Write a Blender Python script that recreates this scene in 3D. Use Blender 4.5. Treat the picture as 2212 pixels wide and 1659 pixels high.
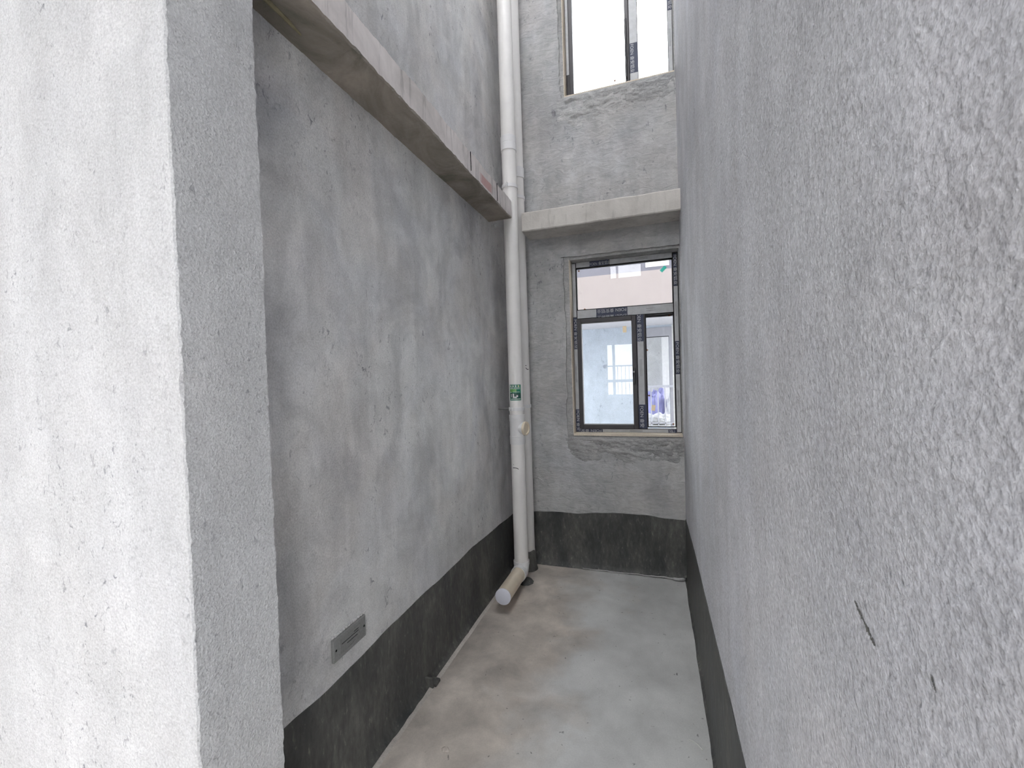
import bpy, bmesh, math, random
from mathutils import Vector, Matrix, noise

random.seed(7)
for o in list(bpy.data.objects):
    bpy.data.objects.remove(o, do_unlink=True)
scene = bpy.context.scene
COL = scene.collection
R = math.radians

# ------------------------------------------------------------------ camera
YAW, PITCH, ROLL, FPX = 0.31927, -0.02004, -0.03172, 926.009
cam = bpy.data.cameras.new('camera')
cam.sensor_fit = 'HORIZONTAL'
cam.sensor_width = 36.0
cam.lens = FPX / 2212.0 * 36.0
cam.clip_start = 0.02
cam.clip_end = 200
cam_o = bpy.data.objects.new('camera', cam)
COL.objects.link(cam_o)
fwd = Vector((-math.sin(YAW) * math.cos(PITCH), math.cos(YAW) * math.cos(PITCH), math.sin(PITCH)))
right = Vector((math.cos(YAW), math.sin(YAW), 0))
up = right.cross(fwd)
r2 = math.cos(ROLL) * right + math.sin(ROLL) * up
u2 = -math.sin(ROLL) * right + math.cos(ROLL) * up
m = Matrix((r2, u2, -fwd)).transposed().to_4x4()
m.translation = Vector((0, 0, 1.5))
cam_o.matrix_world = m
scene.camera = cam_o

# ------------------------------------------------------------------ sky, exposure
SKY = 7.9
world = bpy.data.worlds.new('overcast_sky')
scene.world = world
world.use_nodes = True
bg = world.node_tree.nodes['Background']
bg.inputs['Color'].default_value = (0.965, 0.975, 1.0, 1)
bg.inputs['Strength'].default_value = SKY
vs = scene.view_settings
vs.view_transform = 'Standard'
vs.look = 'None'
vs.gamma = 1.0
vs.use_curve_mapping = False
vs.exposure = 0.0
scene.cycles.use_denoising = True
scene.cycles.max_bounces = 10
scene.cycles.diffuse_bounces = 4
scene.cycles.adaptive_threshold = .14
scene.cycles.transparent_max_bounces = 16
scene.cycles.caustics_reflective = False
scene.cycles.caustics_refractive = False
scene.cycles.sample_clamp_indirect = 8.0


# ------------------------------------------------------------------ main dimensions (metres)
XL, XR, YB = -1.09, 0.196, 3.279           # left wall, right wall, back wall
XJ, YJ1, YJ2 = -0.960, 0.650, 0.871        # stub wall end that frames the niche
YREAR, XROOM, ZTOP = -3.0, -4.7, 5.9
WX0, WX1 = -0.597, 0.190                   # both niche windows
W1Z0, W1Z1 = 1.031, 2.371
W2Z0, W2Z1 = 3.612, 5.15
YF = 3.40                                  # window frame front
RD = (-4.0, -2.3, 0.0, 2.5)              # balcony doorway behind the camera
RW3 = (-1.60, 0.15, 4.15, 5.80)            # unseen clerestory, added to send more light into the niche
SKYL = (XL + .04, XR - .04, .50, YB - .75)   # unseen roof light, added over the niche to brighten it
RW1 = (-0.90, -0.18, 3.58, 4.10)            # upper window behind the camera
RW0 = (-1.00, -0.20, 0.98, 2.13)           # lower window behind the camera
RSD = (-2.4, -0.65, 0.0, 2.35)               # side doorway added for its light in the right wall, behind the camera (y0, y1, z0, z1)


# ------------------------------------------------------------------ helpers
def tag(o, label=None, cat=None, group=None, kind=None):
    if label: o['label'] = label
    if cat: o['category'] = cat
    if group: o['group'] = group
    if kind: o['kind'] = kind
    return o


def empty(name, loc=(0, 0, 0)):
    o = bpy.data.objects.new(name, None)
    o.location = loc
    o.empty_display_size = .1
    COL.objects.link(o)
    return o


def link(name, bm, mat, parent=None, smooth=False):
    me = bpy.data.meshes.new(name)
    bmesh.ops.recalc_face_normals(bm, faces=bm.faces)
    bm.to_mesh(me)
    bm.free()
    if mat: me.materials.append(mat)
    if smooth:
        for p in me.polygons: p.use_smooth = True
    o = bpy.data.objects.new(name, me)
    COL.objects.link(o)
    if parent:
        o.parent = parent
        o.matrix_parent_inverse = Matrix.Translation(-parent.location)
    return o


def auto_smooth(o, ang=40):
    me = o.data
    for p in me.polygons: p.use_smooth = True
    me.set_sharp_from_angle(angle=R(ang))
    return o


def bx(bm, x0, x1, y0, y1, z0, z1, bev=0):
    v = [bm.verts.new((x, y, z)) for x in (x0, x1) for y in (y0, y1) for z in (z0, z1)]
    fs = [bm.faces.new([v[i] for i in f]) for f in
          ((0, 1, 3, 2), (4, 6, 7, 5), (0, 4, 5, 1), (2, 3, 7, 6), (0, 2, 6, 4), (1, 5, 7, 3))]
    if bev:
        es = {e for f in fs for e in f.edges}
        bmesh.ops.bevel(bm, geom=list(es), offset=bev, segments=1, affect='EDGES')


def box(name, x0, x1, y0, y1, z0, z1, mat, parent=None, bev=0):
    bm = bmesh.new()
    bx(bm, x0, x1, y0, y1, z0, z1, bev)
    return link(name, bm, mat, parent)


def ring_loft(bm, rings, cap=True):
    vs_ = [[bm.verts.new(p) for p in r] for r in rings]
    n = len(vs_[0])
    for a, b in zip(vs_, vs_[1:]):
        for i in range(n):
            bm.faces.new((a[i], a[(i + 1) % n], b[(i + 1) % n], b[i]))
    if cap:
        bm.faces.new(vs_[0][::-1])
        bm.faces.new(vs_[-1])


def lathe(bm, axis_pts, n=40, cap=True):
    """axis_pts: list of (centre, direction, radius)"""
    rings = []
    for c, d, r in axis_pts:
        d = Vector(d).normalized()
        a = Vector((1, 0, 0)) if abs(d.x) < .9 else Vector((0, 1, 0))
        e1 = (a - d * a.dot(d)).normalized()
        e2 = d.cross(e1)
        rings.append([Vector(c) + r * (math.cos(t) * e1 + math.sin(t) * e2)
                      for t in [2 * math.pi * i / n for i in range(n)]])
    ring_loft(bm, rings, cap)


def vcyl(bm, x, y, zr, n=40):
    lathe(bm, [((x, y, z), (0, 0, 1), r) for z, r in zr], n)


def tube(bm, pts, r, n=10):
    P = [Vector(p) for p in pts]
    prof = []
    for i, p in enumerate(P):
        d = (P[min(i + 1, len(P) - 1)] - P[max(i - 1, 0)])
        prof.append((p, d, r[i] if isinstance(r, (list, tuple)) else r))
    lathe(bm, prof, n)


def interp(pts, t):
    pts = sorted(pts)
    if t <= pts[0][0]: return pts[0][1]
    for (a, va), (b, vb) in zip(pts, pts[1:]):
        if t <= b:
            k = (t - a) / (b - a)
            k = k * k * (3 - 2 * k) * .5 + k * .5
            return va + (vb - va) * k
    return pts[-1][1]


def ns(x, y=0., z=0.):
    return noise.noise(Vector((x, y, z)))


# ------------------------------------------------------------------ materials
class NT:
    def __init__(self, name):
        self.m = bpy.data.materials.new(name)
        self.m.use_nodes = True
        self.t = self.m.node_tree
        self.b = self.t.nodes['Principled BSDF']
        self.out = self.t.nodes['Material Output']

    def n(self, typ, **kw):
        x = self.t.nodes.new(typ)
        for k, v in kw.items(): setattr(x, k, v)
        return x

    def l(self, a, b):
        self.t.links.new(a, b)

    def coords(self, scale=(1, 1, 1), loc=(0, 0, 0)):
        tc = self.n('ShaderNodeTexCoord')
        mp = self.n('ShaderNodeMapping')
        mp.inputs['Scale'].default_value = scale
        mp.inputs['Location'].default_value = loc
        self.l(tc.outputs['Object'], mp.inputs['Vector'])
        return mp.outputs['Vector']

    def noise(self, vec, scale, detail=5, rough=.55, dist=0):
        x = self.n('ShaderNodeTexNoise')
        x.inputs['Scale'].default_value = scale
        x.inputs['Detail'].default_value = detail
        x.inputs['Roughness'].default_value = rough
        x.inputs['Distortion'].default_value = dist
        self.l(vec, x.inputs['Vector'])
        return x.outputs['Fac']

    def ramp(self, fac, stops):
        x = self.n('ShaderNodeValToRGB')
        while len(x.color_ramp.elements) < len(stops): x.color_ramp.elements.new(.5)
        for e, (p, c) in zip(x.color_ramp.elements, stops):
            e.position = p
            e.color = (c, c, c, 1) if isinstance(c, (int, float)) else (*c, 1)
        self.l(fac, x.inputs['Fac'])
        return x.outputs['Color']

    def mix(self, a, b, fac, mode='MIX'):
        x = self.n('ShaderNodeMix', data_type='RGBA', blend_type=mode)
        for s, v in ((x.inputs[0], fac), (x.inputs[6], a), (x.inputs[7], b)):
            if isinstance(v, (int, float)): s.default_value = v
            elif isinstance(v, tuple): s.default_value = (*v, 1)
            else: self.l(v, s)
        return x.outputs[2]

    def math(self, op, a, b=0.):
        x = self.n('ShaderNodeMath', operation=op)
        for s, v in ((x.inputs[0], a), (x.inputs[1], b)):
            if isinstance(v, (int, float)): s.default_value = v
            else: self.l(v, s)
        return x.outputs[0]

    def bump(self, h, strength, dist, prev=None):
        x = self.n('ShaderNodeBump')
        x.inputs['Strength'].default_value = strength
        x.inputs['Distance'].default_value = dist
        self.l(h, x.inputs['Height'])
        if prev: self.l(prev, x.inputs['Normal'])
        return x.outputs['Normal']

    def finish(self, col, rough=.9, spec=.25, normal=None):
        if isinstance(col, tuple): self.b.inputs['Base Color'].default_value = (*col, 1)
        else: self.l(col, self.b.inputs['Base Color'])
        if isinstance(rough, (int, float)): self.b.inputs['Roughness'].default_value = rough
        else: self.l(rough, self.b.inputs['Roughness'])
        self.b.inputs['Specular IOR Level'].default_value = spec
        if normal: self.l(normal, self.b.inputs['Normal'])
        return self.m


def cement(name, base, mottle=.2, streak=.12, pits=.5, pit_scale=70., grain=.5, grain_scale=190., lumps=.35,
           warm=.0, stretch=(1, 1, 1), seed=0., swirl=0., speck=.1, gcol=.16, blotch=0.):
    """Bare cement render: mottled grey, trowel streaks, small dark pits, sandy relief."""
    k = NT(name)
    loc = (seed, seed * 1.7, seed * .6)
    v = k.coords(loc=loc)
    vstr = k.coords(scale=(5, 5, 1.1), loc=loc)
    vg = k.coords(scale=stretch, loc=loc)
    big = k.noise(v, 1.3, 4, .6, .4)
    mid = k.noise(v, 5.5, 4, .65, .9)
    st = k.noise(vstr, 1.6, 4, .6, .3)
    fine = k.noise(vg, grain_scale, 2, .65)
    g2 = k.noise(vg, grain_scale * .36, 2, .6)
    f1 = k.ramp(big, [(.3, 1 - mottle), (.7, 1 + mottle * .6)])
    f2 = k.ramp(mid, [(.28, 1 - mottle * .8), (.72, 1 + mottle * .5)])
    f3 = k.ramp(st, [(.32, 1 - streak), (.68, 1 + streak * .7)])
    f4 = k.ramp(fine, [(.25, 1 - gcol), (.75, 1 + gcol * .8)])
    c = k.mix(base, f1, 1., 'MULTIPLY')
    c = k.mix(c, f2, 1., 'MULTIPLY')
    c = k.mix(c, f3, 1., 'MULTIPLY')
    c = k.mix(c, f4, 1., 'MULTIPLY')
    if warm:
        wn = k.ramp(k.noise(k.coords(loc=(seed + 3, 1, seed)), 1.9, 4, .6, .6), [(.42, 0.), (.64, 1.)])
        c = k.mix(c, (1.04, .95, .90), k.math('MULTIPLY', wn, warm), 'MULTIPLY')
        cn = k.ramp(k.noise(k.coords(loc=(seed + 9, 4, seed)), 2.3, 4, .6, .6), [(.45, 0.), (.66, 1.)])
        c = k.mix(c, (.93, .96, 1.06), k.math('MULTIPLY', cn, warm), 'MULTIPLY')
    # pits gather in patches
    patch = k.ramp(k.noise(k.coords(scale=(1, 1, .6), loc=(seed, 5, seed)), 3.4, 4, .65, .6), [(.47, 0.), (.63, 1.)])
    pn = k.ramp(k.noise(k.coords(scale=(1, 1, .62), loc=loc), pit_scale, 3, .66, .8), [(.31, 1.), (.40, 0.)])
    pit = k.math('MULTIPLY', pn, k.math('ADD', k.math('MULTIPLY', patch, 1. - speck), speck))
    c = k.mix(c, (.34, .34, .38), k.math('MULTIPLY', pit, pits), 'MULTIPLY')
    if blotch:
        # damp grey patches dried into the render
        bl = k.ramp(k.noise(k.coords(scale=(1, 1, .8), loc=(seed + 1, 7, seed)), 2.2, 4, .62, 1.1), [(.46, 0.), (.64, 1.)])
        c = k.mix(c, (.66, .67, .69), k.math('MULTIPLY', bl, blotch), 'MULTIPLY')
    lump = k.noise(v, 6.5, 1, .5)
    nrm = k.bump(fine, grain, .0026)
    nrm = k.bump(g2, grain * .8, .005, nrm)
    nrm = k.bump(lump, lumps, .016, nrm)
    if swirl:
        sw = k.noise(k.coords(scale=(1.2, 1, 3.2), loc=loc), 9., 3, .6, 1.6)
        nrm = k.bump(sw, swirl, .010, nrm)
        c = k.mix(c, k.ramp(sw, [(.3, .84), (.7, 1.08)]), 1., 'MULTIPLY')
    return k.finish(c, .92, .2, nrm)


M = {}
M['right'] = cement('cement_render_sandy', (.65, .655, .685), .13, .08, .6, 75, 1.1, 160, .22, .16, seed=2.3, speck=.15, gcol=.28)
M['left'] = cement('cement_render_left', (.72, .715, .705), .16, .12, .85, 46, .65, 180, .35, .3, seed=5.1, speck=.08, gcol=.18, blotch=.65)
M['back'] = cement('cement_render_trowelled', (.53, .53, .522), .17, .1, .85, 30, .25, 150, .4, .3, seed=8.4, swirl=.5, speck=.05, gcol=.07, blotch=.4)
M['stub'] = cement('cement_render_stub', (.655, .655, .655), .10, .08, .8, 70, .9, 180, .25, .07, seed=11.2, speck=.22, gcol=.2)
M['room'] = cement('cement_render_room', (.62, .62, .62), .12, .08, .3, 60, .4, 190, .3, .1, seed=14.)
M['mortar'] = cement('fresh_mortar_patch', (.50, .50, .49), .25, .1, .7, 45, .4, 120, .6, .2, seed=17., swirl=.6)
M['reveal'] = cement('daylight_tinted_mortar', (.80, .71, .58), .12, .06, .3, 50, .3, 120, .3, .2, seed=19.)  # window light on the reveals is put into this cream colour

k = NT('floor_screed')
v = k.coords()
big = k.noise(v, 1.9, 4, .6, .3)
mid = k.noise(v, 4.6, 5, .62, .25)
fine = k.noise(v, 150, 2, .6)
sep = k.n('ShaderNodeSeparateXYZ')
k.l(v, sep.inputs[0])
# dusty brown stain along the left half of the niche floor
sx = k.math('ADD', sep.outputs['X'], k.math('MULTIPLY', k.math('SUBTRACT', big, .5), 1.1))
stain = k.ramp(k.math('MULTIPLY', k.math('ADD', sx, .95), 1.05), [(.32, 1.), (.66, 0.)])
grey = k.mix((.66, .66, .645), k.ramp(big, [(.3, .80), (.7, 1.10)]), 1., 'MULTIPLY')
brown = k.mix((.60, .535, .47), k.ramp(mid, [(.3, .70), (.7, 1.12)]), 1., 'MULTIPLY')
c = k.mix(grey, brown, k.math('MULTIPLY', stain, .9))
c = k.mix(c, k.ramp(mid, [(.3, .86), (.7, 1.07)]), 1., 'MULTIPLY')
c = k.mix(c, k.ramp(fine, [(.25, .93), (.75, 1.05)]), 1., 'MULTIPLY')
spots = k.ramp(k.noise(k.coords(loc=(4, 2, 0)), 34, 2, .6, .3), [(.24, .4), (.31, 1.)])
c = k.mix(c, spots, 1., 'MULTIPLY')
nr = k.bump(fine, .15, .002)
nr = k.bump(big, .25, .012, nr)
M['floor'] = k.finish(c, k.ramp(mid, [(.3, .5), (.7, .75)]), .35, nr)

k = NT('black_waterproof_coating')
v = k.coords(scale=(1, 1, .35))
a = k.noise(v, 5, 4, .65, .4)
b = k.noise(v, 60, 3, .7, .3)
c = k.ramp(a, [(.30, (.036, .040, .042)), (.52, (.085, .086, .081)), (.72, (.165, .164, .148))])
c = k.mix(c, k.ramp(b, [(.3, .72), (.7, 1.25)]), 1., 'MULTIPLY')
scuff = k.ramp(b, [(.62, 0.), (.74, 1.)])
c = k.mix(c, (.34, .33, .28), k.math('MULTIPLY', scuff, .45))
nr = k.bump(b, .4, .004)
M['coat'] = k.finish(c, k.ramp(a, [(.3, .45), (.7, .68)]), .4, nr)

k = NT('raw_concrete_pale')
v = k.coords()
vb = k.coords(scale=(9, 9, 1.2))
a = k.noise(v, 3.0, 6, .62, .5)
b = k.noise(vb, 3., 5, .65, .3)
g = k.noise(v, 120, 3, .6)
c = k.ramp(a, [(.3, (.50, .475, .44)), (.5, (.63, .60, .56)), (.72, (.70, .665, .625))])
c = k.mix(c, k.ramp(b, [(.25, .72), (.45, 1.), (.75, 1.05)]), 1., 'MULTIPLY')
p = k.ramp(k.noise(v, 26, 4, .6, .6), [(.26, .45), (.33, 1.)])
c = k.mix(c, p, 1., 'MULTIPLY')
nr = k.bump(g, .35, .003)
nr = k.bump(a, .5, .015, nr)
M['beam_back'] = k.finish(c, .9, .2, nr)

k = NT('raw_concrete_formwork')
v = k.coords()
a = k.noise(v, 3.4, 6, .62, .6)
b = k.noise(k.coords(scale=(9, 9, 1.2)), 3., 5, .65, .3)
g = k.noise(v, 130, 3, .6)
c = k.ramp(a, [(.28, (.56, .525, .50)), (.5, (.76, .71, .69)), (.7, (.86, .81, .79))])
c = k.mix(c, k.ramp(b, [(.25, .5), (.45, 1.), (.75, 1.08)]), 1., 'MULTIPLY')
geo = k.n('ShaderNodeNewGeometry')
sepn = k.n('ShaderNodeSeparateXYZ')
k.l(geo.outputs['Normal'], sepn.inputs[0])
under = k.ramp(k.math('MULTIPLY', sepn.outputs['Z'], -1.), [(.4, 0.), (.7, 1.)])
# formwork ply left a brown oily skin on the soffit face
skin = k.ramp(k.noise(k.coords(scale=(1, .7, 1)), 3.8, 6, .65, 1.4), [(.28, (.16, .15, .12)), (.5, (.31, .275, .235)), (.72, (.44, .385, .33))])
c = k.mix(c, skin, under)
sep = k.n('ShaderNodeSeparateXYZ')
k.l(v, sep.inputs[0])
# faded red stamp near the end of the beam
wob = k.math('MULTIPLY', k.math('SUBTRACT', k.noise(k.coords(scale=(1, 12, 1)), 7, 4, .6), .5), .6)
my = k.ramp(k.math('ADD', k.math('MULTIPLY', k.math('ABSOLUTE', k.math('SUBTRACT', sep.outputs['Y'], 2.405)), 5.), k.math('ABSOLUTE', wob)), [(.38, 1.), (.56, 0.)])
mz = k.ramp(k.math('MULTIPLY', k.math('ABSOLUTE', k.math('SUBTRACT', sep.outputs['Z'], 2.645)), 12.), [(.28, 1.), (.36, 0.)])
stamp = k.math('MULTIPLY', k.math('MULTIPLY', my, mz), k.math('SUBTRACT', 1., under))
c = k.mix(c, (.60, .33, .31), k.math('MULTIPLY', stamp, .75))
nr = k.bump(g, .4, .003)
nr = k.bump(a, .5, .012, nr)
nr = k.bump(b, .3, .006, nr)
M['beam_left'] = k.finish(c, .88, .2, nr)


def plain(name, col, rough=.5, spec=.5, metal=0., var=.06, scale=14., bump=0.):
    k = NT(name)
    v = k.coords()
    nz = k.noise(v, scale, 4, .6, .3)
    c = k.mix(col, k.ramp(nz, [(.3, 1 - var), (.7, 1 + var * .6)]), 1., 'MULTIPLY')
    nr = k.bump(nz, bump, .01) if bump else None
    k.b.inputs['Metallic'].default_value = metal
    return k.finish(c, rough, spec, nr)


M['pvc'] = plain('white_pvc', (.88, .86, .835), .32, .5, var=.05, scale=6)
M['pvc_white'] = plain('white_pvc_fitting', (.83, .825, .825), .34, .5, var=.04, scale=8)
M['pvc_cream'] = plain('cream_pvc', (.84, .735, .58), .36, .5, var=.08, scale=9)
M['cap'] = plain('pale_lilac_cap_film', (.74, .75, .83), .4, .5, var=.03)
M['dark_frame'] = plain('dark_bronze_aluminium', (.055, .052, .055), .38, .5, .35, .1, 20)
M['gasket'] = plain('black_gasket', (.02, .02, .022), .6, .3)
M['film'] = plain('grey_protective_film', (.56, .57, .58), .42, .5, var=.12, scale=25, bump=.15)
M['film_line'] = plain('film_print_grey', (.16, .16, .17), .5, .3)
M['navy'] = plain('navy_film', (.045, .055, .10), .42, .4, var=.1)
M['letter'] = plain('white_print', (.62, .64, .66), .5, .3)
M['alu'] = plain('satin_metal', (.62, .61, .6), .3, .5, .6)
M['scribble'] = plain('black_marker', (.02, .02, .02), .6, .3)
M['green'] = plain('sticker_green', (.02, .22, .13), .3, .5, var=.25, scale=60)
M['green_light'] = plain('sticker_light_green', (.16, .42, .12), .3, .5, var=.3, scale=90)
M['green_dark'] = plain('sticker_dark_green', (.012, .07, .055), .3, .5, var=.3, scale=60)
M['sticker_white'] = plain('sticker_white', (.76, .79, .76), .3, .5)
M['sticker_cream'] = plain('sticker_cream', (.75, .68, .45), .3, .5)
M['rust'] = plain('brown_pad', (.27, .12, .06), .6, .3, var=.3, scale=200)
M['plate'] = cement('cement_smeared_plate', (.27, .27, .265), .15, .05, .3, 80, .2, 200, .15, seed=21.)
M['hole'] = plain('dark_hole', (.01, .01, .01), .9, .1)
M['wire'] = plain('pale_plastic_scrap', (.8, .8, .76), .4, .5)
M['gouge'] = plain('dark_gouge', (.20, .20, .19), .9, .1, var=.6, scale=420)
M['lip'] = cement('pale_mortar_lip', (.60, .56, .51), .15, .06, .3, 60, .3, 140, .3, seed=31.)
M['foam'] = plain('yellowish_formwork_strip', (.27, .24, .15), .8, .2, var=.25, scale=30)
M['pink'] = plain('pale_pink_paint', (.40, .355, .355), .8, .2, var=.03, scale=3)
M['lavender'] = plain('lavender_grey_paint', (.20, .20, .235), .8, .2, var=.04, scale=3)
M['blue_wall'] = cement('pale_blue_render', (.47, .53, .62), .1, .05, .6, 9, .2, 60, .2, seed=24.)
M['soffit'] = plain('grey_soffit', (.52, .52, .57), .85, .2)
M['white_paint'] = plain('white_paint', (.82, .82, .82), .7, .3)
M['light_wall'] = cement('light_grey_render', (.66, .66, .655), .12, .05, .4, 16, .2, 60, .2, seed=27.)
M['lintel'] = plain('slate_lintel', (.34, .345, .39), .8, .2)
M['rail'] = plain('grey_painted_steel', (.42, .43, .50), .45, .5)
M['tarp'] = plain('violet_blue_tarp', (.33, .33, .62), .6, .4, var=.15, scale=5, bump=.5)
M['sheet'] = plain('white_plastic_sheet', (.84, .84, .86), .5, .4, var=.08, scale=8)
M['blue_strip'] = plain('light_blue_tape', (.35, .55, .75), .5, .4)
M['pale_panel'] = plain('pale_panel_white', (.88, .87, .84), .9, .1, var=.04)
M['frame_blue'] = plain('pale_frame', (.55, .60, .72), .5, .4)
M['asphalt'] = plain('courtyard_paving', (.34, .34, .33), .9, .2, var=.15, scale=2)
M['shade_tower'] = plain('shade_tower_render', (.42, .41, .40), .9, .2, var=.1, scale=1)

def tape(name, col):
    k = NT(name)
    k.b.inputs['Base Color'].default_value = (*col, 1)
    k.b.inputs['Roughness'].default_value = .5
    t = k.n('ShaderNodeBsdfTranslucent')
    t.inputs['Color'].default_value = (*col, 1)
    x = k.n('ShaderNodeMixShader')
    x.inputs[0].default_value = .65
    k.l(k.b.outputs[0], x.inputs[1])
    k.l(t.outputs[0], x.inputs[2])
    k.l(x.outputs[0], k.out.inputs['Surface'])
    return k.m


M['teal'] = tape('teal_tape', (.22, .72, .64))
M['beige_tape'] = tape('beige_masking_tape', (.85, .76, .62))
k = NT('window_glass')
fr = k.n('ShaderNodeFresnel')
fr.inputs['IOR'].default_value = 1.5
gl = k.n('ShaderNodeBsdfGlossy')
gl.inputs['Roughness'].default_value = 0.
tr = k.n('ShaderNodeBsdfTransparent')
tr.inputs['Color'].default_value = (.96, .975, .975, 1)
mx = k.n('ShaderNodeMixShader')
k.l(fr.outputs[0], mx.inputs[0])
k.l(tr.outputs[0], mx.inputs[1])
k.l(gl.outputs[0], mx.inputs[2])
k.l(mx.outputs[0], k.out.inputs['Surface'])
M['glass'] = k.m

# ================================================================== the shell
st = lambda o, label, cat: tag(o, label, cat, kind='structure')
floor_o = box('floor', XROOM - .24, XR + .24, YREAR - .24, YB + .24, -.15, 0, M['floor'])
st(floor_o, 'bare cement floor of the niche with brownish stains on its left half', 'floor')
bm = bmesh.new()
bx(bm, XROOM - .24, SKYL[0], YREAR - .24, YB + .24, ZTOP, ZTOP + .15)
bx(bm, SKYL[1], XR + .24, YREAR - .24, YB + .24, ZTOP, ZTOP + .15)
bx(bm, SKYL[0], SKYL[1], YREAR - .24, SKYL[2], ZTOP, ZTOP + .15)
bx(bm, SKYL[0], SKYL[1], SKYL[3], YB + .24, ZTOP, ZTOP + .15)
st(link('ceiling', bm, M['room']),
   'bare cement ceiling high above the double height space', 'ceiling')
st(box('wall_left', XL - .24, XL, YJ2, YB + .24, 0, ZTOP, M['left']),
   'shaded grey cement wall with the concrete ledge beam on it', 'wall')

# stub wall: ragged plaster arrises, rebuilt in thin courses
bm = bmesh.new()
rings = []
z = 0.
zs = []
while z < 3.6:
    zs.append(z)
    z += .007
zs += [3.9, 4.6, 5.2, ZTOP]
for z in zs:
    a = (ns(z * 55, 1.3) * .0022 + ns(z * 190, 9.1) * .0014)
    b = (ns(z * 50, 7.7) * .0020 + ns(z * 210, 3.4) * .0014)
    w = ns(z * 2.1, 4.4) * .003
    chip = max(0, ns(z * 9, 20.) - .42) * .02
    c = .004
    rings.append([(XROOM - .24, YJ1, z), (XROOM - .24, YJ2, z), (XJ - c - .004 + b, YJ2, z), (XJ + b + w, YJ2 - c + b, z),
                  (XJ + w * .6, YJ2 - .05, z), (XJ, YJ1 + .05, z),
                  (XJ + a - chip, YJ1 + c + a + chip, z), (XJ - c + a - chip, YJ1 + a * .5, z)])
ring_loft(bm, rings)
stub = link('wall_front', bm, M['stub'])
st(stub, 'bright cement stub wall in the left foreground with a rough vertical edge', 'wall')


def wall_with_holes(name, x0, x1, y0, y1, holes, mat, zt=ZTOP, swap=False):
    xs = sorted({x0, x1} | {h[0] for h in holes} | {h[1] for h in holes})
    zz = sorted({0., zt} | {h[2] for h in holes} | {h[3] for h in holes})
    bm = bmesh.new()
    grid = {}

    def solid(i, j):
        if i < 0 or j < 0 or i >= len(xs) - 1 or j >= len(zz) - 1: return False
        cx, cz = (xs[i] + xs[i + 1]) / 2, (zz[j] + zz[j + 1]) / 2
        return not any(h[0] < cx < h[1] and h[2] < cz < h[3] for h in holes)

    def V(x, y, z):
        key = (round(x, 5), round(y, 5), round(z, 5))
        if key not in grid: grid[key] = bm.verts.new((key[1], key[0], key[2]) if swap else key)
        return grid[key]
    for i in range(len(xs) - 1):
        for j in range(len(zz) - 1):
            if not solid(i, j): continue
            X0, X1, Z0, Z1 = xs[i], xs[i + 1], zz[j], zz[j + 1]
            bm.faces.new((V(X0, y0, Z0), V(X1, y0, Z0), V(X1, y0, Z1), V(X0, y0, Z1)))
            bm.faces.new((V(X0, y1, Z0), V(X0, y1, Z1), V(X1, y1, Z1), V(X1, y1, Z0)))
            if not solid(i - 1, j): bm.faces.new((V(X0, y0, Z0), V(X0, y0, Z1), V(X0, y1, Z1), V(X0, y1, Z0)))
            if not solid(i + 1, j): bm.faces.new((V(X1, y0, Z0), V(X1, y1, Z0), V(X1, y1, Z1), V(X1, y0, Z1)))
            if not solid(i, j - 1): bm.faces.new((V(X0, y0, Z0), V(X0, y1, Z0), V(X1, y1, Z0), V(X1, y0, Z0)))
            if not solid(i, j + 1): bm.faces.new((V(X0, y0, Z1), V(X1, y0, Z1), V(X1, y1, Z1), V(X0, y1, Z1)))
    return link(name, bm, mat)


wall_right = wall_with_holes('wall_right', YREAR - .24, YB + .24, XR, XR + .24, [RSD], M['right'], swap=True)
st(wall_right, 'long sandy cement wall running past the camera on the right', 'wall')
YS = YB + .018      # masonry behind the plaster skin
wall_back = wall_with_holes('wall_back', XL - .24, XR + .24, YS, YB + .24,
                            [(WX0, WX1, W1Z0, W1Z1), (WX0, WX1, W2Z0, W2Z1)], M['mortar'])
st(wall_back, 'grey trowelled cement end wall holding the two stacked windows', 'wall')
wr = wall_with_holes('wall_rear', XROOM - .24, XR + .24, YREAR - .24, YREAR,
                     [RD, RW0, RW1, RW3], M['room'])
st(wr, 'cement wall behind the camera with doorway, windows and an added clerestory', 'wall')
st(box('wall_side', XROOM - .24, XROOM, YREAR, YJ1, 0, ZTOP, M['room']),
   'cement side wall of the room behind the camera', 'wall')


# plaster skin of the back wall: stops in a ragged line short of each window
def skin(bm, f_x0, f_x1, z0, z1, nz, nx=1):
    """panel between x = f_x0(z) and x = f_x1(z)"""
    F = [];B = []
    for j in range(nz + 1):
        z = z0 + (z1 - z0) * j / nz
        a, b = f_x0(z), f_x1(z)
        F.append([bm.verts.new((a + (b - a) * i / nx, YB, z)) for i in range(nx + 1)])
        B.append([bm.verts.new((a + (b - a) * i / nx, YS, z)) for i in range(nx + 1)])
    for j in range(nz):
        for i in range(nx):
            bm.faces.new((F[j][i], F[j][i + 1], F[j + 1][i + 1], F[j + 1][i]))
        bm.faces.new((F[j][nx], B[j][nx], B[j + 1][nx], F[j + 1][nx]))


def skin_h(bm, x0, x1, f_z0, f_z1, n):
    """panel between z = f_z0(x) and z = f_z1(x), edges closed back to the masonry"""
    pr = None
    for i in range(n + 1):
        x = x0 + (x1 - x0) * i / n
        a, b = f_z0(x), f_z1(x)
        q = [bm.verts.new((x, y, z)) for y, z in ((YS, a), (YB, a), (YB, b), (YS, b))]
        if pr:
            for s in range(3): bm.faces.new((pr[s], pr[s + 1], q[s + 1], q[s]))
        pr = q


def rag(t, s):
    return ns(t * 9, s) * .008 + ns(t * 31, s + 3) * .005 + ns(t * 90, s + 5) * .003


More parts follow.
